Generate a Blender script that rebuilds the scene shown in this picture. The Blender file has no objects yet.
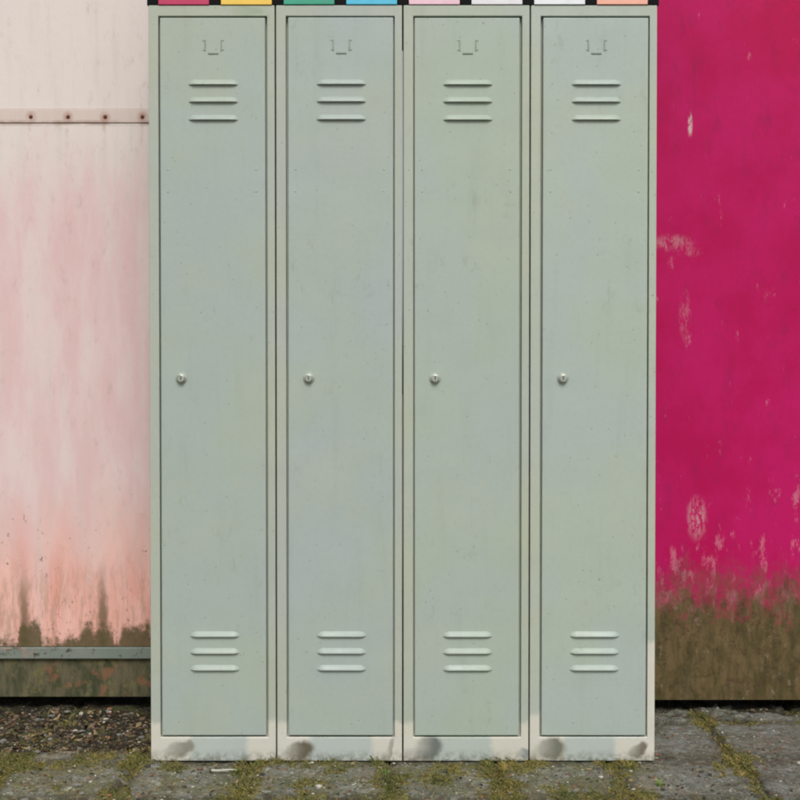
import bpy, bmesh, math, random
import numpy as np
from mathutils import Vector, Matrix, noise
random.seed(7); rng = np.random.default_rng(7)
S = bpy.context.scene
COL = S.collection

# ------------------------------------------------------------------ helpers
def srgb(r, g, b):
    f = lambda c: (c/255)/12.92 if c/255 <= .04045 else (((c/255)+.055)/1.055)**2.4
    return (f(r), f(g), f(b), 1)

def link(name, bm, mats, parent=None, smooth=False, bevel=0, bangle=35):
    me = bpy.data.meshes.new(name); bm.to_mesh(me); bm.free()
    if not isinstance(mats, (list, tuple)): mats = [mats]
    for m in mats: me.materials.append(m)
    for p in me.polygons: p.use_smooth = smooth
    o = bpy.data.objects.new(name, me); COL.objects.link(o)
    if parent: o.parent = parent
    if bevel:
        b = o.modifiers.new('bevel', 'BEVEL'); b.width = bevel; b.segments = 3
        b.limit_method = 'ANGLE'; b.angle_limit = math.radians(bangle); b.harden_normals = False
    return o

def box(bm, x0, x1, y0, y1, z0, z1, mi=0):
    v = [bm.verts.new((x, y, z)) for x in (x0, x1) for y in (y0, y1) for z in (z0, z1)]
    for f in ((0,1,3,2), (4,6,7,5), (0,4,5,1), (2,3,7,6), (0,2,6,4), (1,5,7,3)):
        fc = bm.faces.new([v[i] for i in f]); fc.material_index = mi

def tag(o, label=None, cat=None, group=None, kind=None):
    if label: o['label'] = label
    if cat: o['category'] = cat
    if group: o['group'] = group
    if kind: o['kind'] = kind
    return o

def empty(name, loc):
    o = bpy.data.objects.new(name, None); o.location = loc; o.empty_display_size = .1
    COL.objects.link(o); return o

class NT:
    """tiny node-graph helper"""
    def __init__(s, name):
        s.m = bpy.data.materials.new(name); s.m.use_nodes = True
        s.t = s.m.node_tree; s.t.nodes.clear()
        s.out = s.n('ShaderNodeOutputMaterial'); s.b = s.n('ShaderNodeBsdfPrincipled')
        s.t.links.new(s.b.outputs[0], s.out.inputs[0])
        g = s.n('ShaderNodeNewGeometry'); s.pos = g.outputs['Position']
    def n(s, t): return s.t.nodes.new(t)
    def set(s, sock, v):
        if isinstance(v, bpy.types.NodeSocket): s.t.links.new(v, sock)
        else: sock.default_value = v
    def obj(s):
        return s.n('ShaderNodeTexCoord').outputs['Object']
    def math(s, op, a, b=0.0, c=None, clamp=False):
        n = s.n('ShaderNodeMath'); n.operation = op; n.use_clamp = clamp
        s.set(n.inputs[0], a); s.set(n.inputs[1], b)
        if c is not None: s.set(n.inputs[2], c)
        return n.outputs[0]
    def sep(s, v):
        n = s.n('ShaderNodeSeparateXYZ'); s.set(n.inputs[0], v); return n.outputs
    def scl(s, v, sc, off=(0,0,0)):
        n = s.n('ShaderNodeMapping'); s.set(n.inputs[0], v)
        n.inputs['Scale'].default_value = sc; n.inputs['Location'].default_value = off
        return n.outputs[0]
    def noise(s, v, scale, detail=4, rough=.55, dist=0, off=None, sc=None):
        if sc or off: v = s.scl(v, sc or (1,1,1), off or (0,0,0))
        n = s.n('ShaderNodeTexNoise'); s.set(n.inputs['Vector'], v)
        n.inputs['Scale'].default_value = scale; n.inputs['Detail'].default_value = detail
        n.inputs['Roughness'].default_value = rough; n.inputs['Distortion'].default_value = dist
        return n.outputs['Fac']
    def vor(s, v, scale, rnd=1):
        n = s.n('ShaderNodeTexVoronoi'); s.set(n.inputs['Vector'], v)
        n.inputs['Scale'].default_value = scale; n.inputs['Randomness'].default_value = rnd
        return n.outputs['Distance'], n.outputs['Color']
    def ramp(s, v, a, b, lo=0.0, hi=1.0, smooth=True):
        n = s.n('ShaderNodeMapRange'); n.interpolation_type = 'SMOOTHSTEP' if smooth else 'LINEAR'
        s.set(n.inputs[0], v); s.set(n.inputs[1], a); s.set(n.inputs[2], b)
        s.set(n.inputs[3], lo); s.set(n.inputs[4], hi); return n.outputs[0]
    def mix(s, f, a, b, mode='MIX'):
        n = s.n('ShaderNodeMix'); n.data_type = 'RGBA'; n.blend_type = mode
        s.set(n.inputs[0], f); s.set(n.inputs[6], a); s.set(n.inputs[7], b); return n.outputs[2]
    def mul(s, a, b): return s.math('MULTIPLY', a, b)
    def bump(s, h, dist=.001, strength=1.0, nrm=None):
        n = s.n('ShaderNodeBump'); n.inputs['Strength'].default_value = strength
        n.inputs['Distance'].default_value = dist; s.set(n.inputs['Height'], h)
        if nrm: s.set(n.inputs['Normal'], nrm)
        return n.outputs[0]
    def fin(s, col, rough=.6, metal=0, spec=.5, nrm=None):
        s.set(s.b.inputs['Base Color'], col); s.set(s.b.inputs['Roughness'], rough)
        s.set(s.b.inputs['Metallic'], metal); s.set(s.b.inputs['Specular IOR Level'], spec)
        if nrm: s.set(s.b.inputs['Normal'], nrm)
        return s.m
    def attr(s, name):
        n = s.n('ShaderNodeAttribute'); n.attribute_name = name; return n.outputs['Fac']
    def ellipse(s, X, Z, cx, cz, rx, rz, soft=.35, rot=0.0):
        dx = s.math('SUBTRACT', X, cx); dz = s.math('SUBTRACT', Z, cz)
        if rot:
            c, q = math.cos(rot), math.sin(rot)
            a = s.math('ADD', s.mul(dx, c), s.mul(dz, q)); b = s.math('SUBTRACT', s.mul(dz, c), s.mul(dx, q))
            dx, dz = a, b
        dx = s.math('DIVIDE', dx, rx); dz = s.math('DIVIDE', dz, rz)
        d = s.math('SQRT', s.math('ADD', s.mul(dx, dx), s.mul(dz, dz)))
        return s.ramp(d, 1+soft, 1-soft, 0.0, 1.0)
    def rect(s, X, Z, x0, x1, z0, z1, soft=.009):
        m = s.mul(s.ramp(X, x0-soft, x0+soft), s.ramp(X, x1+soft, x1-soft))
        return s.mul(m, s.mul(s.ramp(Z, z0-soft, z0+soft), s.ramp(Z, z1+soft, z1-soft)))

# ------------------------------------------------------------------ materials
def locker_paint(name, tint=(0,0,0), patches=None, left=0.0, door=False):
    s = NT(name); P = s.pos
    green = srgb(162+tint[0], 175+tint[1], 163+tint[2]); blue = srgb(161+tint[0], 174+tint[1], 169+tint[2])
    warm = srgb(168+tint[0], 175+tint[1], 160+tint[2])
    big = s.noise(P, 3.2, 2, .5, .3)
    col = s.mix(s.ramp(big, .38, .62), green, blue)
    col = s.mix(s.mul(s.ramp(s.noise(P, 5.5, 3, .5, off=(3,1,7)), .5, .75), .45), col, warm)
    # faint dull grime and streaks running down
    st = s.noise(P, 9, 5, .6, sc=(3,1,.35), off=(1,2,3))
    col = s.mix(s.mul(s.ramp(st, .5, .8), .22), col, srgb(140,148,136))
    fine = s.noise(P, 90, 4, .65)
    col = s.mix(s.mul(s.ramp(fine, .45, .75), .16), col, srgb(140,146,140))
    # small chips and specks
    d, c = s.vor(P, 15)
    sel = s.ramp(s.sep(c)[0], .80, .82)
    col = s.mix(s.mul(s.ramp(d, .055, .02), s.mul(sel, .6)), col, srgb(110,112,100))
    d2, c2 = s.vor(s.scl(P, (1,1,1), (4,4,9)), 42)
    sel2 = s.ramp(s.sep(c2)[1], .93, .94)
    col = s.mix(s.mul(s.ramp(d2, .12, .05), s.mul(sel2, .45)), col, srgb(120,116,104))
    # hairline scratches
    sc = s.noise(P, 40, 2, .5, sc=(8,1,.5), off=(9,0,2))
    col = s.mix(s.mul(s.ramp(sc, .70, .78), .25), col, srgb(196,202,192))
    # rub marks and dirt runs
    sm = s.mul(s.ramp(s.noise(P, 26, 6, .75, sc=(1,1,.6), off=(7,7,1)), .56, .66), s.ramp(s.noise(P, 4, 2, .5, off=(0,3,3)), .45, .6))
    col = s.mix(s.mul(sm, .28), col, srgb(132,138,124))
    wr = s.mul(s.ramp(s.noise(P, 70, 4, .7, sc=(1,1,3), off=(2,2,2)), .66, .69), s.ramp(s.noise(P, 7, 2, .5, off=(5,3,3)), .5, .6))
    col = s.mix(s.mul(wr, .5), col, srgb(126,112,92))
    rough = s.ramp(s.noise(P, 14, 4), .3, .7, .38, .58)
    if patches is not None:
        xyz = s.sep(P)
        wob = s.math('ADD', s.mul(s.noise(P, 22, 5, .7), 1.6), -.3)
        X = s.math('SUBTRACT', s.math('ADD', xyz[0], s.mul(s.math('SUBTRACT', wob, .5), .020)), left)
        Z = s.math('ADD', xyz[2], s.mul(s.math('SUBTRACT', s.noise(P, 24, 5, .7, off=(5,5,5)), .5), .036))
        # plinth rail: newer, slightly lighter and bluer paint
        col = s.mix(s.mul(s.ramp(Z, .062, .052), .65), col, srgb(178,189,188))
        for kind, *a in patches:
            if kind == 'cream':
                m = s.rect(X, Z, *a)
                cr = s.mix(s.noise(P, 22, 4), srgb(200,198,184), srgb(212,210,199))
                col = s.mix(s.mul(s.mul(m, s.ramp(s.noise(P, 50, 5, .7, off=(1,8,1)), .28, .45, .55, 1.0)), .88), col, cr)
            else:
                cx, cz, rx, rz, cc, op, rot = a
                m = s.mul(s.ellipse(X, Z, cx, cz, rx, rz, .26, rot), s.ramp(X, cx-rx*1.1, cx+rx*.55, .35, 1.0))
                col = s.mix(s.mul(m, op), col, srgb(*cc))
        # dirt splashed up from the ground
        g = s.mul(s.ramp(xyz[2], .034, .0), s.ramp(s.noise(P, 60, 6, .75), .38, .60))
        col = s.mix(s.mul(g, .65), col, srgb(88,82,55))
    h = s.noise(P, 5, 2, .5); h2 = s.noise(P, 160, 3, .5)
    n1 = s.bump(h, .006, .55); n2 = s.bump(h2, .0003, .25, n1)
    return s.fin(col, rough, 0, .45, n2)

def plain(name, col, rough=.6, metal=0, spec=.5, var=.25, scale=30, bump=0):
    s = NT(name); n = s.noise(s.pos, scale, 5, .6)
    dk = (col[0]*.6, col[1]*.6, col[2]*.6, 1)
    nr = s.bump(n, bump) if bump else None
    return s.fin(s.mix(s.mul(s.ramp(n, .35, .7), var*2), col, dk), rough, metal, spec, nr)

M_inside = plain('dark_interior', (.03,.033,.03,1), .8)
M_lock = plain('dull_zinc', srgb(176,183,173), .42, .45, .5, .2, 200)
M_key = plain('keyhole_dark', (.012,.012,.012,1), .6)
M_tab = plain('tab_dull_paint', srgb(148,158,144), .5, .0, .5, .25, 200)

# ------------------------------------------------------------------ lockers
W, PITCH, H, DEP = .2968, .300, 1.7870, .48
X0 = -.6
def louvre_mesh(cx, cz, wid=.116):
    bm = bmesh.new()
    prof = [(0,.0105),(-.0010,.0092),(-.0030,.0062),(-.0055,.0020),(-.0070,-.0018),(-.0073,-.0034),(-.0066,-.0044),(-.0030,-.0040),(0,-.0036)]
    n = 25; rings = []
    for i in range(n):
        u = i/(n-1); x = (u-.5)*wid
        e = min(x+wid/2, wid/2-x)/.012
        s = 1 if e >= 1 else e**.7*.96+.04*e
        s = max(s, .02)
        rings.append([bm.verts.new((cx+x, -.0002+y*s, cz+.0005+.86*(z if z < 0 else z*(.15+.85*s)))) for y, z in prof])
    for a, b in zip(rings, rings[1:]):
        for k in range(len(prof)-1): bm.faces.new((a[k], b[k], b[k+1], a[k+1]))
    return bm

def lathe(bm, prof, c, seg=28, mi=0):
    rings = []
    for r, y in prof:
        rings.append([bm.verts.new((c[0]+r*math.cos(2*math.pi*k/seg), c[1]+y, c[2]+r*math.sin(2*math.pi*k/seg))) for k in range(seg)])
    for a, b in zip(rings, rings[1:]):
        for k in range(seg):
            f = bm.faces.new((a[k], a[(k+1)%seg], b[(k+1)%seg], b[k])); f.material_index = mi; f.smooth = True
    f = bm.faces.new(rings[-1]); f.material_index = mi

def make_locker(loc, mats):
    frame_m, door_m = mats
    root = empty('metal_locker', loc)
    # carcass (folded sheet shell behind the front frame)
    bm = bmesh.new()
    box(bm, 0, .0015, .0205, DEP, 0, H); box(bm, W-.0015, W, .0205, DEP, 0, H)
    box(bm, .0015, W-.0015, .0205, DEP, H-.0015, H); box(bm, .0015, W-.0015, .0205, DEP, 0, .0015)
    box(bm, .0015, W-.0015, DEP-.0015, DEP, .0015, H-.0015)
    link('carcass', bm, frame_m, root)
    bm = bmesh.new(); box(bm, .004, W-.004, .0165, .0195, .004, H-.004); link('inner_lip', bm, frame_m, root)
    # front frame: two stiles, top rail and plinth rail as one folded frame
    bm = bmesh.new()
    ox0, ox1, oz0, oz1 = .0232, .2790, .0575, H-.0255
    def quad(p): 
        return [bm.verts.new(q) for q in p]
    outer = [(0,0),(W,0),(W,H),(0,H)]; inner = [(ox0,oz0),(ox1,oz0),(ox1,oz1),(ox0,oz1)]
    fo = quad([(x,0,z) for x,z in outer]); fi = quad([(x,0,z) for x,z in inner])
    bo = quad([(x,.020,z) for x,z in outer]); bi = quad([(x,.020,z) for x,z in inner])
    for k in range(4):
        j = (k+1)%4
        bm.faces.new((fo[k], fo[j], fi[j], fi[k])); bm.faces.new((bo[j], bo[k], bi[k], bi[j]))
        bm.faces.new((fo[j], fo[k], bo[k], bo[j])); bm.faces.new((fi[k], fi[j], bi[j], bi[k]))
    bmesh.ops.recalc_face_normals(bm, faces=bm.faces[:])
    link('front_frame', bm, frame_m, root, bevel=.0022)
    # door
    dx0, dx1, dz0, dz1 = ox0+.0040, ox1-.0044, oz0+.0042, oz1-.0038
    bm = bmesh.new(); box(bm, dx0, dx1, -.0008, .0160, dz0, dz1)
    for x in (.045, .253):
        for z in (1.402, 1.350):
            lathe(bm, [(.0022,0),(.0019,-.0009),(.0008,-.0013)], (x, -.0008, z), 10)
    door = link('door', bm, door_m, root, bevel=.0018, bangle=60)
    for z in (1.603, 1.5625, 1.5205, .3005, .2605, .2205):
        o = link('louvre', louvre_mesh(.1525, z), door_m, door, smooth=True); o.location.y = -.0008
    bm = bmesh.new(); c = (.0755, -.0008, .910)
    lathe(bm, [(.0135,0),(.0135,-.0016),(.0125,-.0026),(.0095,-.0030),(.0095,-.0095),(.0088,-.0112),(.0068,-.0120),(.0066,-.0108)], c)
    box(bm, c[0]-.0010, c[0]+.0010, c[1]-.0112, c[1]-.0106, c[2]-.0042, c[2]+.0042, 1)
    link('lock', bm, [M_lock, M_key], door)
    # punched label holder: two side clips and a bottom lip
    bm = bmesh.new()
    for sx, xc in ((-1, .1335), (1, .1715)):
        box(bm, xc-.0015, xc+.0015, -.0026, -.0006, 1.680, 1.706)
        for z in (1.682, 1.704):
            a, b = sorted((xc+sx*.0018, xc+sx*.0062)); box(bm, a, b, -.0016, -.0006, z-.0014, z+.0014)
    box(bm, .1405, .1645, -.0030, -.0006, 1.6725, 1.6762)
    link('label_holder', bm, M_tab, door, bevel=.0006)
    return root

def pl(i, px0, px1, py0, py1):   # pixel box on the front plane -> patch in metres from the locker's left edge
    x = lambda p: (p-403)/423.3 - (X0+i*PITCH); z = lambda p: (761.3-p)/423.3
    return x(px0), x(px1), z(py1), z(py0)
def pe(i, px, py, rx, ry, col, op=.8, rot=0):
    return ((px-403)/423.3-(X0+i*PITCH), (761.3-py)/423.3, rx/423.3, ry/423.3, col, op, rot)
PATCH = [
 [('cream', *pl(0,140,190,722,770)), ('cream', *pl(0,246,285,720,770)), ('spot', *pe(0,177,750,16,8,(128,128,116),.85,.35)), ('spot', *pe(0,187,746,6,6,(132,130,116),.7,0)),
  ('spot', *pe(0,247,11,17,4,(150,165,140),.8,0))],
 [('cream', *pl(1,270,309,723,770)), ('cream', *pl(1,372,410,722,770)), ('spot', *pe(1,298,752,14,10,(88,82,66),.95,.4)), ('spot', *pe(1,389,750,3,14,(150,148,136),.8,-.3))],
 [('cream', *pl(2,398,432,722,770)), ('cream', *pl(2,492,535,722,770)), ('spot', *pe(2,415,756,16,8,(165,163,160),.7,0)), ('spot', *pe(2,429,748,14,12,(102,110,104),.95,.3)), ('spot', *pe(2,524,754,5,5,(128,136,140),.85,0))],
 [('cream', *pl(3,525,566,714,770)), ('cream', *pl(3,616,660,737,770)), ('cream', *pl(3,644,660,641,770)), ('spot', *pe(3,551,749,16,11,(108,110,96),.95,.2)), ('spot', *pe(3,640,750,10,6,(108,102,88),.95,.5))],
]
TINT = [(2,1,1), (2,1,3), (3,3,1), (5,5,4)]
LAB = [
 'grey green metal locker beside the pale pink wall, leftmost of the four',
 'grey green metal locker with dark brown scuff on its plinth, second from the pink wall',
 'grey green metal locker with round grey smudge on its plinth, second from the magenta wall',
 'grey green metal locker beside the magenta wall with cream paint up its right edge',
]
def copy_tree(o, parent=None):
    c = o.copy(); COL.objects.link(c)
    if parent: c.parent = parent
    for ch in [k for k in SRC if k.parent == o]: copy_tree(ch, c)
    return c
mats = []
for i in range(4):
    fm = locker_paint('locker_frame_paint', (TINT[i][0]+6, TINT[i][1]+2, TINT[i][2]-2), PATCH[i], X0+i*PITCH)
    dm = locker_paint('locker_door_paint', TINT[i])
    mats.append((fm, dm))
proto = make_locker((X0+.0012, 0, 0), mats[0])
SRC = list(COL.objects)
def walk(o):
    yield o
    for k in COL.objects:
        if k.parent == o: yield from walk(k)
for i in range(4):
    r = proto if i == 0 else copy_tree(proto)
    r.location = (X0+i*PITCH+.0012, random.uniform(-.001,.001) if i else 0, 0)
    tag(r, LAB[i], 'locker', 'grey metal lockers standing in a row')
    for o in list(walk(r)):
        if o.type != 'MESH': continue
        m = o.data.materials[0]
        new = mats[i][0] if m == mats[0][0] else mats[i][1] if m == mats[0][1] else None
        if new and i:
            o.material_slots[0].link = 'OBJECT'; o.material_slots[0].material = new
    # doors never hang perfectly flush
    for o in walk(r):
        if o.name.startswith('door'):
            o.rotation_euler = (0, (0, .0006, -.0005, .0007)[i], (.0016, -.0012, .002, .0006)[i])
            o.location = ((0,.0004,-.0004,.0003)[i], (0,-.0006,.0003,-.0004)[i], (0,.0005,-.0003,0)[i])

# ------------------------------------------------------------------ cabinet of coloured doors on top
cab = empty('pigeonhole_cabinet', (X0, 0, H))
tag(cab, 'black cabinet with eight small coloured doors standing on top of the lockers', 'cabinet')
M_blk = plain('black_paint', (.003,.003,.004,1), .7, 0, .15)
bm = bmesh.new()
ch = .30
box(bm, -.002, 1.202, .012, .42, 0.0005, ch)
pw = .026; cp = (1.204-pw)/8
for k in range(9): box(bm, -.002+k*cp, -.002+k*cp+pw, 0, .0118, .0005, ch)
link('carcass', bm, M_blk, cab, bevel=.001)
DC = [('magenta', (190,45,90)), ('yellow', (240,200,85)), ('teal green', (50,160,130)), ('sky blue', (80,190,225)), ('pale pink', (235,195,210)), ('white', (228,226,232)), ('white', (232,236,240)), ('salmon', (240,175,155))]
for k, (nm, c) in enumerate(DC):
    a = -.002+k*cp+pw+.001; b = -.002+(k+1)*cp-.001
    bm = bmesh.new(); box(bm, a, b, -.003, .0115, -.0005 if k > 1 else -.0030, ch-.002)
    o = link('door', bm, plain('door_'+nm.replace(' ','_'), srgb(*c), .45, 0, .5, .12, 25), cab, bevel=.001)
    if k > 1: 
        for v in o.data.vertices:
            if v.co.z < 0: v.co.z = .0012
    else:
        for v in o.data.vertices:
            if v.co.z < 0: v.co.z = .0006
    o['label'] = nm + ' door'

# ------------------------------------------------------------------ walls
WY = .53
def pink_mat(name, zone):
    s = NT(name); P = s.pos; xyz = s.sep(P); X, Z = xyz[0], xyz[2]
    pale = s.mix(s.noise(P, 6, 4), srgb(228,217,212), srgb(218,208,204))
    mauve = s.mix(s.ramp(s.noise(P, 7, 4, .6, sc=(2,1,.5)), .35, .65), srgb(222,203,200), srgb(220,188,188))
    salmon = s.mix(s.ramp(s.noise(P, 10, 4, .6, sc=(2,1,.6)), .3, .7), srgb(236,186,174), srgb(226,164,150))
    zz = s.math('ADD', Z, s.mul(s.math('SUBTRACT', s.noise(P, 5, 4, .6, sc=(2.5,1,.6)), .5), .35))
    col = s.mix(s.ramp(zz, 1.35, 1.62), mauve, pale) if zone != 'upper' else pale
    if zone == 'lower': col = s.mix(s.ramp(zz, .66, .26), col, salmon)
    # worn, washed out streaks
    st = s.noise(P, 8, 6, .65, sc=(4,1,.4), off=(2,0,0))
    col = s.mix(s.mul(s.ramp(st, .48, .72), .35), col, srgb(206,198,188))
    col = s.mix(s.mul(s.ramp(s.noise(P, 22, 6, .7, sc=(2,1,.8)), .55, .75), .35), col, srgb(178,160,148))
    # rust bleeding from the nails / seam
    rn = s.noise(P, 30, 5, .7)
    for nx in NAILX:
        m = s.mul(s.ellipse(X, Z, nx, 1.632, .013, .014, .6), s.ramp(rn, .3, .6))
        m2 = s.mul(s.mul(s.ramp(s.math('ABSOLUTE', s.math('SUBTRACT', X, nx-.004)), .009, .001), s.ramp(Z, 1.52, 1.63)), s.mul(s.ramp(Z, 1.636, 1.628), s.ramp(rn, .4, .65)))
        col = s.mix(s.mul(m, .75), col, srgb(150,96,78)); col = s.mix(s.mul(m2, .45), col, srgb(165,120,100))
    seam = s.mul(s.ramp(s.math('ABSOLUTE', s.math('SUBTRACT', Z, 1.617)), .012, .001), s.ramp(s.noise(P, 25, 5, .7, sc=(.4,1,1)), .35, .6))
    col = s.mix(s.mul(seam, .65), col, srgb(150,120,104))
    if zone == 'strip': col = s.mix(.35, col, srgb(190,160,146))
    if zone == 'lower':
        # flaked spots, moss and algae creeping up from the bottom
        fl = s.mul(s.ramp(s.noise(P, 55, 5, .7, sc=(1.2,1,1)), .60, .66), s.mul(s.ramp(Z, .62, .45), s.ramp(s.noise(P, 9, 3), .45, .6)))
        col = s.mix(s.mul(fl, .8), col, srgb(112,86,66))
        al = s.noise(P, 16, 7, .72, sc=(1.6,1,.8), off=(0,0,4))
        per0 = s.math('ABSOLUTE', s.math('SUBTRACT', s.math('FRACT', s.math('DIVIDE', s.math('ADD', X, 5.786), .22)), .5))
        per = s.math('SUBTRACT', .5, per0)
        joint = s.ramp(s.math('ADD', per, s.mul(s.math('SUBTRACT', al, .5), .2)), .41, .5)
        col = s.mix(s.mul(s.mul(joint, s.ramp(Z, .42, .25)), .8), col, srgb(92,78,48))
        hz = s.math('ADD', Z, s.mul(s.math('SUBTRACT', al, .5), .16))
        hz = s.math('ADD', hz, s.mul(s.ramp(s.noise(P, 9, 2, .4, sc=(1,1,0), off=(.45,0,0)), .46, .54), .05))
        hz = s.math('ADD', hz, s.mul(s.math('SUBTRACT', s.noise(P, 55, 6, .75), .5), .10))
        moss = s.ramp(hz, .25, .205)
        br = s.mul(s.ramp(Z, .48, .24), s.ramp(s.noise(P, 20, 7, .75, sc=(2.4,1,.45), off=(5,0,1)), .48, .60))
        col = s.mix(s.mul(br, .4), col, srgb(150,122,94))
        col = s.mix(s.mul(moss, .92), col, s.mix(s.noise(P, 60, 5), srgb(58,58,36), srgb(104,92,56)))
    h = s.noise(P, 40, 6, .7)
    return s.fin(col, .75, 0, .3, s.bump(h, .0015, .6))
NAILX = [-.720-.103*k for k in range(12)] + [-.617+.103*k for k in range(6)]
wallL = empty('painted_wall', (-1.3, WY, 0))
tag(wallL, 'faded pale pink painted wall with rusty nails and mossy salmon foot', 'wall')
def wpart(name, x0, x1, y0, y1, z0, z1, m, par, bevel=.002):
    bm = bmesh.new(); L = par.location
    box(bm, x0-L.x, x1-L.x, y0-L.y, y1-L.y, z0-L.z, z1-L.z)
    return link(name, bm, m, par, bevel=bevel)
LX0, LX1 = -3.2, -.002
wpart('upper_panel', LX0, LX1, WY, WY+.3, 1.655, 2.9, pink_mat('pink_paint_upper','upper'), wallL)
wpart('cover_strip', LX0, LX1, WY-.003, WY+.3, 1.617, 1.6548, pink_mat('pink_paint_strip','strip'), wallL)
wpart('lower_panel', LX0, LX1, WY, WY+.3, .160, 1.6165, pink_mat('pink_paint_lower','lower'), wallL)
def rail_mat():
    s = NT('grey_green_rail_paint'); P = s.pos
    c = s.mix(s.noise(P, 14, 4), srgb(106,122,112), srgb(132,136,128))
    c = s.mix(s.ramp(s.noise(P, 45, 6, .7), .56, .66), c, srgb(70,66,50))
    c = s.mix(s.mul(s.ramp(s.noise(P, 20, 4, .6, off=(8,0,0)), .58, .66), .5), c, srgb(170,130,118))
    return s.fin(c, .65, 0, .4, s.bump(s.noise(P, 60, 4), .001, .5))
wpart('rail', LX0, LX1, WY-.008, WY+.3, .127, .1595, rail_mat(), wallL, .003)
def skirt_mat():
    s = NT('algae_covered_board'); P = s.pos; Z = s.sep(P)[2]
    n = s.noise(P, 18, 7, .7, sc=(2.2,1,.8))
    c = s.mix(s.ramp(n, .35, .65), srgb(66,70,50), srgb(104,98,76))
    c = s.mix(s.mul(s.ramp(s.noise(P, 14, 4, .6, off=(1,0,5)), .54, .64), .7), c, srgb(136,96,72))
    c = s.mix(s.mul(s.ramp(s.noise(P, 30, 5, .7, off=(4,0,5)), .56, .62), .5), c, srgb(120,116,70))
    return s.fin(c, .9, 0, .2, s.bump(n, .004, .7))
wpart('skirting_board', LX0, LX1, WY+.006, WY+.3, .017, .1265, skirt_mat(), wallL, .003)
M_rust = plain('rusty_iron', srgb(112,72,56), .85, .2, .3, .3, 120, .0006)
for nx in NAILX:
    bm = bmesh.new(); lathe(bm, [(.0055,0),(.0052,-.0012),(.0032,-.0024),(.001,-.0028)], (nx-wallL.location.x, -.003, 1.633), 14)
    link('nail', bm, M_rust, wallL)

def magenta_mat():
    s = NT('magenta_paint'); P = s.pos; X, Y, Z = s.sep(P)
    c = s.mix(s.ramp(s.noise(P, 5, 4, .6), .35, .65), srgb(176,10,80), srgb(184,20,94))
    c = s.mix(s.mul(s.ramp(s.math('ADD', Z, s.mul(X,.9)), 2.35, 3.2), .4), c, srgb(196,30,70))
    c = s.mix(s.mul(s.ramp(s.noise(P, 16, 6, .7, sc=(2,1,.8), off=(1,1,1)), .5, .72), .5), c, srgb(148,24,78))
    # chalky scuffs, denser lower down
    sc = s.noise(P, 13, 7, .75, sc=(1.8,1,.7), off=(6,0,2))
    low = s.ramp(Z, .75, .35)
    thr = s.math('SUBTRACT', .62, s.mul(low, .10))
    m = s.ramp(s.math('SUBTRACT', sc, thr), 0.0, .09)
    c = s.mix(s.mul(m, .55), c, srgb(206,128,148))
    for (cx, cz, rx, rz, op) in ((.797,1.612,.006,.030,.9), (.750,1.285,.050,.020,.30), (.795,1.26,.030,.012,.22), (.785,1.08,.014,.06,.2), (.82,.52,.024,.05,.5), (1.3,1.1,.04,.05,.5), (1.7,.8,.03,.08,.5)):
        e = s.mul(s.ellipse(X, Z, cx, cz, rx, rz, .5), s.ramp(s.noise(P, 34, 7, .8, sc=(1.6,1,.6)), .46, .56))
        c = s.mix(s.mul(e, op), c, srgb(206,178,178))
    c = s.mix(s.mul(s.ramp(s.noise(P, 55, 5, .7, off=(3,3,3)), .66, .70), .6), c, srgb(110,40,66))
    # brown green algae rising from the foot
    al = s.noise(P, 12, 8, .72, sc=(1.5,1,.8), off=(0,0,8))
    al2 = s.noise(P, 45, 6, .75, sc=(1.3,1,.8), off=(4,0,8))
    hz = s.math('ADD', s.math('ADD', Z, s.mul(s.math('SUBTRACT', al, .5), .30)), s.mul(s.math('SUBTRACT', al2, .5), .30))
    moss = s.ramp(hz, .42, .22)
    mc = s.mix(s.ramp(s.noise(P, 20, 6, .7, sc=(1.8,1,.6)), .35, .65), srgb(66,72,40), srgb(102,94,62))
    mc = s.mix(s.mul(s.ramp(s.noise(P, 35, 5, .7, off=(2,0,2)), .6, .68), .5), mc, srgb(138,128,112))
    mc = s.mix(s.mul(s.ramp(s.noise(P, 48, 6, .75, off=(2,4,2)), .5, .62), .6), mc, srgb(58,56,36))
    c = s.mix(s.mul(moss, .95), c, mc)
    c = s.mix(s.mul(s.mul(s.ramp(Z, .42, .30), s.ramp(s.noise(P, 22, 7, .75, sc=(2,1,.5)), .46, .6)), s.math('SUBTRACT', .7, s.mul(moss, .7))), c, srgb(116,72,58))
    return s.fin(c, s.mix(moss, (.6,.6,.6,1), (.9,.9,.9,1)), 0, .15, s.bump(al, .003, .6))
wallR = empty('painted_wall', (1.3, WY, 0))
tag(wallR, 'magenta painted wall with scuffed paint and green algae along its foot', 'wall')
wpart('panel', .002, 3.2, WY, WY+.3, .010, 2.9, magenta_mat(), wallR)

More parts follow.
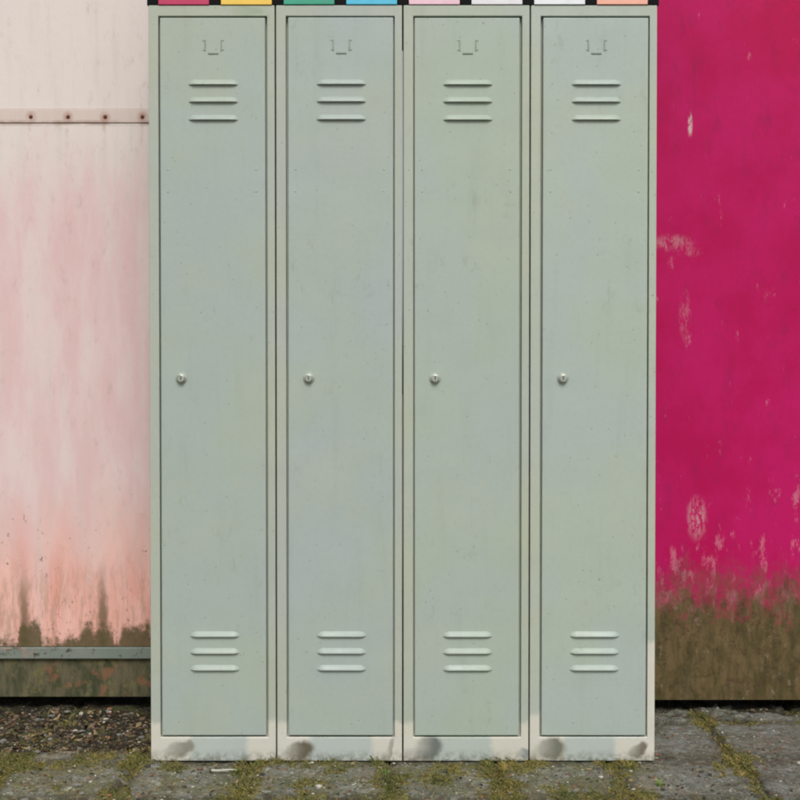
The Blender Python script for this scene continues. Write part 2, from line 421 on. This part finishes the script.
# ------------------------------------------------------------------ ground
XJ = [-1.80,-1.50,-1.205,-.92,-.634,-.362,-.035,.222,.50,.80,1.09,1.40,1.70]
YJ = [-1.45,-1.15,-.85,-.553,-.252,.045,.345,.65]
def fbm(x, y, s, o=0.0, oct=4):
    return noise.fractal(Vector((x*s+o, y*s-o, o*1.7)), .9, 2.1, oct)
def ground(x, y):
    """height, moss, soil, per-slab tone"""
    wx = x + .012*fbm(x, y, 5, 3.1, 2); wy = y + .010*fbm(x, y, 5, 8.4, 2)
    jx = min(abs(wx-j) for j in XJ); jy = min(abs(wy-j) for j in YJ)
    j = min(jx, jy if x > -.66 or y < .04 else 9)
    ix = sum(wx > q for q in XJ); iy = sum(wy > q for q in YJ)
    hsh = math.sin(ix*12.9898+iy*78.233)*43758.5453; tone = hsh-math.floor(hsh)
    t1 = math.sin(ix*3.1+iy*7.7)
    z = -.004 + .0018*t1 + .0034*fbm(x, y, 12, 1) + .0022*fbm(x, y, 60, 5)
    jd = max(0, 1-j/.011)
    z -= .011*min(1, jd*1.6)
    f = fbm(x, y, 9, 2.7); f2 = fbm(x, y, 35, 4.4)
    front = max(0, 1-abs(y+.02)/.07)                     # moss band along the locker feet
    moss = .85*max(0, 1-jx/.05) + .4*max(0, 1-jy/.022) + .62*f + .45*f2 - .06 + .30*front
    if x > .56: moss -= .42 - .22*max(0, min(1, (y-.1)*4))
    moss = max(0, min(1, moss*1.5))
    soil = 0
    if x < -.45:
        soil = max(0, min(1, (y-.05+.06*f)*12))*max(0, min(1, (-.45-x)*6))
    elif y > .30: soil = max(0, min(1, (y-.43+.16*f+.10*f2)*9))
    z += moss*(.004+.003*f2)*(1-soil)
    z += soil*(.010*f+.005*f2-.014)
    if x > -.45: z -= .006*max(0, min(1, (y-.49)*20))
    # keep the slabs under the lockers below the sheet metal
    if -.62 < x < .62 and 0 < y < .5: z = min(z, -.003)
    ground.dirt = max(0, min(1, 1.15-j/.032)) + max(0, 1-abs(y+.004)/.03)*.8
    return z, moss, soil, tone
def axis(a, b, st, far):
    c = list(np.arange(a, b+1e-6, st)); g = st
    lo, hi = [], []
    p = a
    while p > -far: g *= 1.28; p -= g; lo.append(p)
    g = st; p = b
    while p < far: g *= 1.28; p += g; hi.append(p)
    return lo[::-1]+c+hi
xs = axis(-1.15, 1.15, .0052, 60); ys = axis(-.62, .56, .0052, 60)
nx, ny = len(xs), len(ys)
V = []; A = []
for y in ys:
    for x in xs:
        if abs(x) > 3.5 or y < -3 or y > 1.2: V.append((x, y, -.012)); A.append((.3, .3, .5, 0))
        else:
            z, m, so, t = ground(x, y); V.append((x, y, z)); A.append((m, so, t, min(1, ground.dirt)))
F = [(r*nx+c, r*nx+c+1, (r+1)*nx+c+1, (r+1)*nx+c) for r in range(ny-1) for c in range(nx-1)]
me = bpy.data.meshes.new('paved_ground'); me.from_pydata(V, [], F)
for k, nm in enumerate(('moss', 'soil', 'tone', 'dirt')):
    a = me.attributes.new(nm, 'FLOAT', 'POINT'); a.data.foreach_set('value', [q[k] for q in A])
for p in me.polygons: p.use_smooth = True
g = bpy.data.objects.new('pavement', me); COL.objects.link(g); tag(g, kind='structure')
def ground_mat():
    s = NT('weathered_paving'); P = s.pos
    mo, so, to = s.attr('moss'), s.attr('soil'), s.attr('tone')
    a = s.noise(P, 35, 7, .72); b = s.noise(P, 130, 5, .7, off=(3,3,0))
    st = s.mix(s.ramp(a, .35, .65), srgb(104,108,99), srgb(148,150,140))
    px = s.sep(P)[0]; rt = s.ramp(px, .52, .66)
    st = s.mix(s.mul(to, .25), st, srgb(110,110,100))
    st = s.mix(s.mul(rt, .6), st, srgb(116,128,124))
    st = s.mix(s.mul(s.mul(rt, s.ramp(s.noise(P, 16, 7, .75, off=(3,9,0)), .50, .60)), .65), st, srgb(72,74,62))
    film = s.ramp(s.noise(P, 9, 6, .7, off=(2,2,0)), .42, .58)
    br = s.ramp(s.noise(P, 15, 6, .7, off=(9,2,0)), .48, .60)
    st = s.mix(s.mul(s.mul(br, .55), s.math('SUBTRACT', 1.0, s.mul(rt, .8))), st, srgb(142,128,98))
    st = s.mix(s.mul(s.mul(film, .75), s.math('SUBTRACT', 1.0, s.mul(rt, .75))), st, srgb(104,104,66))
    film2 = s.ramp(s.noise(P, 24, 6, .7, off=(2,7,0)), .5, .62)
    st = s.mix(s.mul(film2, .5), st, srgb(70,66,50))
    st = s.mix(s.mul(s.ramp(s.noise(P, 8, 4, .6, off=(7,0,0)), .45, .62), .5), st, srgb(96,98,84))
    d, vc = s.vor(P, 160)                                  # exposed aggregate
    v1 = s.sep(vc)
    st = s.mix(s.mul(s.ramp(v1[0], .80, .84), s.mul(s.ramp(d, .50, .38), .55)), st, srgb(176,172,162))
    st = s.mix(s.mul(s.ramp(v1[1], .72, .76), s.mul(s.ramp(d, .50, .38), .6)), st, srgb(74,68,60))
    st = s.mix(s.mul(s.ramp(v1[2], .86, .88), s.mul(s.ramp(d, .50, .38), .6)), st, srgb(136,98,78))
    st = s.mix(s.mul(s.ramp(b, .52, .64), .5), st, srgb(68,68,56))
    # lichen blots
    st = s.mix(s.mul(s.ramp(s.noise(P, 26, 4, .6, off=(0,9,0)), .63, .67), .55), st, srgb(168,170,158))
    ms = s.mix(s.ramp(s.noise(P, 14, 4, .6, off=(1,5,0)), .4, .6), srgb(104,106,64), srgb(140,128,72))
    ms = s.mix(s.ramp(b, .4, .65), ms, srgb(50,52,28))
    mk = s.ramp(s.math('ADD', mo, s.mul(s.math('SUBTRACT', b, .5), .9)), .30, .62)
    dj = s.mul(s.attr('dirt'), s.ramp(s.noise(P, 40, 6, .75, off=(6,6,0)), .36, .56))
    st = s.mix(s.mul(dj, .85), st, srgb(58,52,38))
    c = s.mix(s.mul(mk, .85), st, ms)
    soil = s.mix(s.ramp(b, .4, .62), srgb(62,56,42), srgb(30,28,22))
    soil = s.mix(s.mul(s.ramp(s.noise(P, 18, 5, .7, off=(3,3,0)), .5, .62), .7), soil, srgb(78,84,52))
    soil = s.mix(s.mul(s.ramp(v1[0], .88, .91), s.ramp(d, .5, .35)), soil, srgb(128,118,104))
    c = s.mix(so, c, soil)
    h = s.math('ADD', s.mul(b, .7), a)
    return s.fin(c, .92, 0, .25, s.bump(h, .004, .8))
me.materials.append(ground_mat())

# ------------------------------------------------------------------ moss, gravel, litter
def mesh_obj(name, V, F, mats, mi=None, smooth=False):
    me = bpy.data.meshes.new(name); me.from_pydata(V, [], F)
    for m in mats: me.materials.append(m)
    if mi: me.polygons.foreach_set('material_index', mi)
    if smooth: me.polygons.foreach_set('use_smooth', [True]*len(me.polygons))
    o = bpy.data.objects.new(name, me); COL.objects.link(o); return o
def moss_mat():
    s = NT('moss_green'); P = s.pos
    c = s.mix(s.ramp(s.noise(P, 11, 3, .6), .38, .62), srgb(112,116,68), srgb(152,138,76))
    c = s.mix(s.ramp(s.noise(P, 220, 2), .4, .65), c, srgb(70,76,38))
    c = s.mix(s.mul(s.ramp(s.noise(P, 25, 3, .6, off=(4,0,0)), .52, .62), .6), c, srgb(128,112,76))
    return s.fin(c, .9, 0, .15)
V, F = [], []
def free(x, y): return not (-.602 < x < .602 and -.002 < y < .48)
n = 0
while n < 22000:
    x = rng.uniform(-1.1, 1.1); y = rng.uniform(-.6, .5)
    if not free(x, y): continue
    z, m, so, t = ground(x, y)
    if rng.random() > (m-.2)*(1-so*.8): continue
    n += 1
    hgt = rng.uniform(.002, .0085)*(0.5+.7*m)*(1+1.1*max(0, fbm(x, y, 28, 6, 2))); w = rng.uniform(.0008, .0022)
    a = rng.uniform(0, 6.28); lx, ly = rng.normal(0, .6, 2)*hgt
    b = len(V)
    V += [(x-w*math.cos(a), y-w*math.sin(a), z-.001), (x+w*math.cos(a), y+w*math.sin(a), z-.001), (x+lx+w*.5, y+ly, z+hgt*.8), (x+lx*1.6, y+ly*1.6, z+hgt)]
    F += [(b, b+1, b+2), (b, b+2, b+3)]
tag(mesh_obj('moss', V, F, [moss_mat()]), 'olive and yellow green moss in the paving joints along the locker feet', 'moss', kind='stuff')

ico = bmesh.new(); bmesh.ops.create_icosphere(ico, subdivisions=1, radius=1)
IV = [v.co.copy() for v in ico.verts]; ico.faces.ensure_lookup_table(); IF = [[v.index for v in f.verts] for f in ico.faces]
M_st = [plain('stone_'+nm, srgb(*c), .85, 0, .3, .2, 150, .001) for nm, c in
        (('pale', (186,182,170)), ('grey', (128,128,120)), ('brown', (116,98,80)), ('rust', (148,104,82)), ('dark', (70,66,58)))]
V, F, MI = [], [], []
def stone(x, y, r, m):
    z = ground(x, y)[0]; b = len(V)
    sx, sy, sz = r*rng.uniform(.7,1.3), r*rng.uniform(.7,1.3), r*rng.uniform(.35,.7)
    a = rng.uniform(0, 6.28); ca, sa = math.cos(a), math.sin(a)
    for v in IV:
        k = rng.uniform(.8, 1.15); px, py = v.x*sx*k, v.y*sy*k
        V.append((x+px*ca-py*sa, y+px*sa+py*ca, z+sz*.4+v.z*sz*k))
    for f in IF: F.append([b+i for i in f]); MI.append(m)
n = 0
while n < 5200:
    x = rng.uniform(-1.1, 1.1); y = rng.uniform(-.6, .52)
    if not free(x, y): continue
    so = ground(x, y)[2]
    if x > .62 and rng.random() < .6: continue
    n += 1
    r = min(.0095, .0012+rng.exponential(.0013)*(1+.9*so))
    m = rng.choice(5, p=[.14,.30,.28,.04,.24]) if so < .5 else rng.choice(5, p=[.08,.14,.36,.03,.39])
    stone(x, y, r, int(m))
# debris in the bed on the left
for _ in range(260):
    x = rng.uniform(-1.1, -.6); y = rng.uniform(.14, .5)
    stone(x, y, rng.uniform(.003, .010), int(rng.choice(5, p=[.08,.12,.38,.02,.40])))
tag(mesh_obj('gravel', V, F, M_st, MI), 'small loose stones and grit scattered over the mossy paving', 'gravel', kind='stuff')

M_leaf = [plain('dry_leaf_'+nm, srgb(*c), .8, 0, .3, .25, 90) for nm, c in (('brown', (96,74,52)), ('tan', (150,130,96)), ('dark', (62,52,40)), ('olive', (92,90,56)))]
V, F, MI = [], [], []
n = 0
while n < 1500:
    left = n < 700
    x = rng.uniform(-1.1, -.6) if left else rng.uniform(-1.0, 1.0); y = rng.uniform(.08, .5) if left else rng.uniform(-.5, .1)
    if not free(x, y): continue
    n += 1
    z = ground(x, y)[0]+.002; L = rng.uniform(.003, .011 if left else .007); w = L*rng.uniform(.2, .5); a = rng.uniform(0, 6.28)
    u = Vector((math.cos(a), math.sin(a), rng.normal(0, .35))); q = Vector((-math.sin(a), math.cos(a), rng.normal(0, .5)))
    c = Vector((x, y, z+L*.15)); b = len(V); bend = Vector((0,0,L*rng.uniform(.05,.3)))
    for p in (c-u*L, c-u*L*.4+q*w, c+u*L*.5+q*w*.8, c+u*L, c+u*L*.4-q*w, c-u*L*.5-q*w*.9): V.append(tuple(p))
    V.append(tuple(c+bend))
    m = int(rng.integers(0, 4))
    for k in range(6): F.append((b+k, b+(k+1)%6, b+6)); MI.append(m)
tag(mesh_obj('leaf_litter', V, F, M_leaf, MI), 'dry brown leaf scraps and twigs lying in the soil by the pink wall', 'leaf litter', kind='stuff')

# pale splinter lying in front of the first locker
bm = bmesh.new()
sx, sy = -.415, -.075
for k in range(2): pass
box(bm, -.029, .029, -.0035, .0035, 0, .003)
for v in bm.verts:
    if v.co.x > 0: v.co.y *= .55; v.co.z *= .8
bmesh.ops.subdivide_edges(bm, edges=[e for e in bm.edges if abs(e.verts[0].co.x-e.verts[1].co.x) > .02], cuts=4)
for v in bm.verts: v.co.z += .0012*math.sin(v.co.x*90); v.co.y += .0008*math.sin(v.co.x*160)
o = link('wood_splinter', bm, plain('bleached_wood', srgb(202,200,186), .7, 0, .3, .2, 100), None, bevel=.0006)
o.location = (sx, sy, max(ground(sx+d, sy)[0] for d in (-.025, 0, .025))+.003); o.rotation_euler = (0, 0, math.radians(-2))
tag(o, 'pale bleached wood splinter lying flat in front of the leftmost locker', 'splinter')

# small weeds rooted in the joints
M_weed = [plain('weed_'+nm, srgb(*c), .6, 0, .35, .2, 120) for nm, c in (('green', (96,118,52)), ('yellow', (150,132,62)), ('fresh', (120,146,66)))]
WEED = [
 (-.655, -.045, 22, .028, 'yellow green weed tuft at the paving edge left of the leftmost locker', 1),
 (-.385, -.090, 16, .022, 'olive weed tuft in the paving joint in front of the leftmost locker', 0),
 (-.040, -.100, 24, .030, 'pale green weed tuft in the joint in front of the seam between the middle lockers', 2),
 (.235, -.085, 24, .030, 'yellowish weed tuft in the joint before the second locker from the magenta wall', 1),
 (.530, -.050, 26, .034, 'tallest yellow green weed tuft in front of the locker beside the magenta wall', 1),
 (.575, -.175, 20, .026, 'bright green weed tuft nearest the right corner of the paving', 2),
]
for (x, y, cnt, hh, lab, mi) in WEED:
    z0 = ground(x, y)[0]; V, F, MI = [], [], []
    for k in range(cnt):
        a = rng.uniform(0, 6.28); r = abs(rng.normal(0, .010)); bx, by = r*math.cos(a)*.8, r*math.sin(a)
        L = hh*rng.uniform(.35, 1); w = rng.uniform(.0009, .0024); lean = rng.uniform(.3, 1.1); b = len(V)
        ux, uy = math.cos(a), math.sin(a)
        for t in (0, .4, .75, 1):
            ww = w*(1-t)**.6 if t else w*.7
            cx, cy, cz = bx+ux*lean*L*t*t, by+uy*lean*L*t*t, L*(t-.35*t*t*lean)
            V += [(cx-uy*ww, cy+ux*ww, cz), (cx+uy*ww, cy-ux*ww, cz)]
        for t in range(3): F.append((b+2*t, b+2*t+1, b+2*t+3, b+2*t+2)); MI.append(int(rng.choice([mi, mi, 0])))
    o = mesh_obj('weed_tuft', V, F, M_weed, MI); o.location = (x, y, z0-.001)
    tag(o, lab, 'weed', 'weed tufts in the paving joints')

# ------------------------------------------------------------------ light
SUN_EL, SUN_AZ = math.radians(46), math.radians(7)      # azimuth measured from straight in front of the lockers towards +x
d = Vector((math.sin(SUN_AZ)*math.cos(SUN_EL), -math.cos(SUN_AZ)*math.cos(SUN_EL), math.sin(SUN_EL)))
w = bpy.data.worlds.new('World'); S.world = w; w.use_nodes = True
nt = w.node_tree; bg = nt.nodes['Background']
sky = nt.nodes.new('ShaderNodeTexSky'); sky.sky_type = 'NISHITA'; sky.sun_disc = False
sky.sun_elevation = SUN_EL; sky.sun_rotation = math.atan2(d.x, d.y); sky.dust_density = 4; sky.air_density = 1; sky.ozone_density = .6
hs = nt.nodes.new('ShaderNodeHueSaturation'); hs.inputs['Saturation'].default_value = .3   # overcast: greyed sky
nt.links.new(sky.outputs[0], hs.inputs['Color']); nt.links.new(hs.outputs[0], bg.inputs[0]); bg.inputs[1].default_value = .11
sl = bpy.data.lights.new('sun', 'SUN'); sl.energy = 1.5; sl.angle = math.radians(22); sl.color = (1, .97, .92)
so_ = bpy.data.objects.new('sun', sl); COL.objects.link(so_)
so_.rotation_euler = d.to_track_quat('Z', 'Y').to_euler(); so_.location = d*10

# ------------------------------------------------------------------ camera
cd = bpy.data.cameras.new('camera'); cam = bpy.data.objects.new('camera', cd); COL.objects.link(cam)
cd.sensor_width = 36; cd.lens = 1269/800*36; cd.clip_start = .05; cd.clip_end = 300
cam.location = (-.007, -3.0, .913); cam.rotation_euler = (math.radians(90-1.04), 0, 0)
S.camera = cam
S.render.resolution_x = S.render.resolution_y = 1024
S.view_settings.view_transform = 'Standard'; S.view_settings.look = 'None'
S.view_settings.exposure = .04;
S.cycles.filter_width = 2.0; S.cycles.max_bounces = 6; S.cycles.diffuse_bounces = 3; S.cycles.glossy_bounces = 2; S.view_settings.gamma = 1
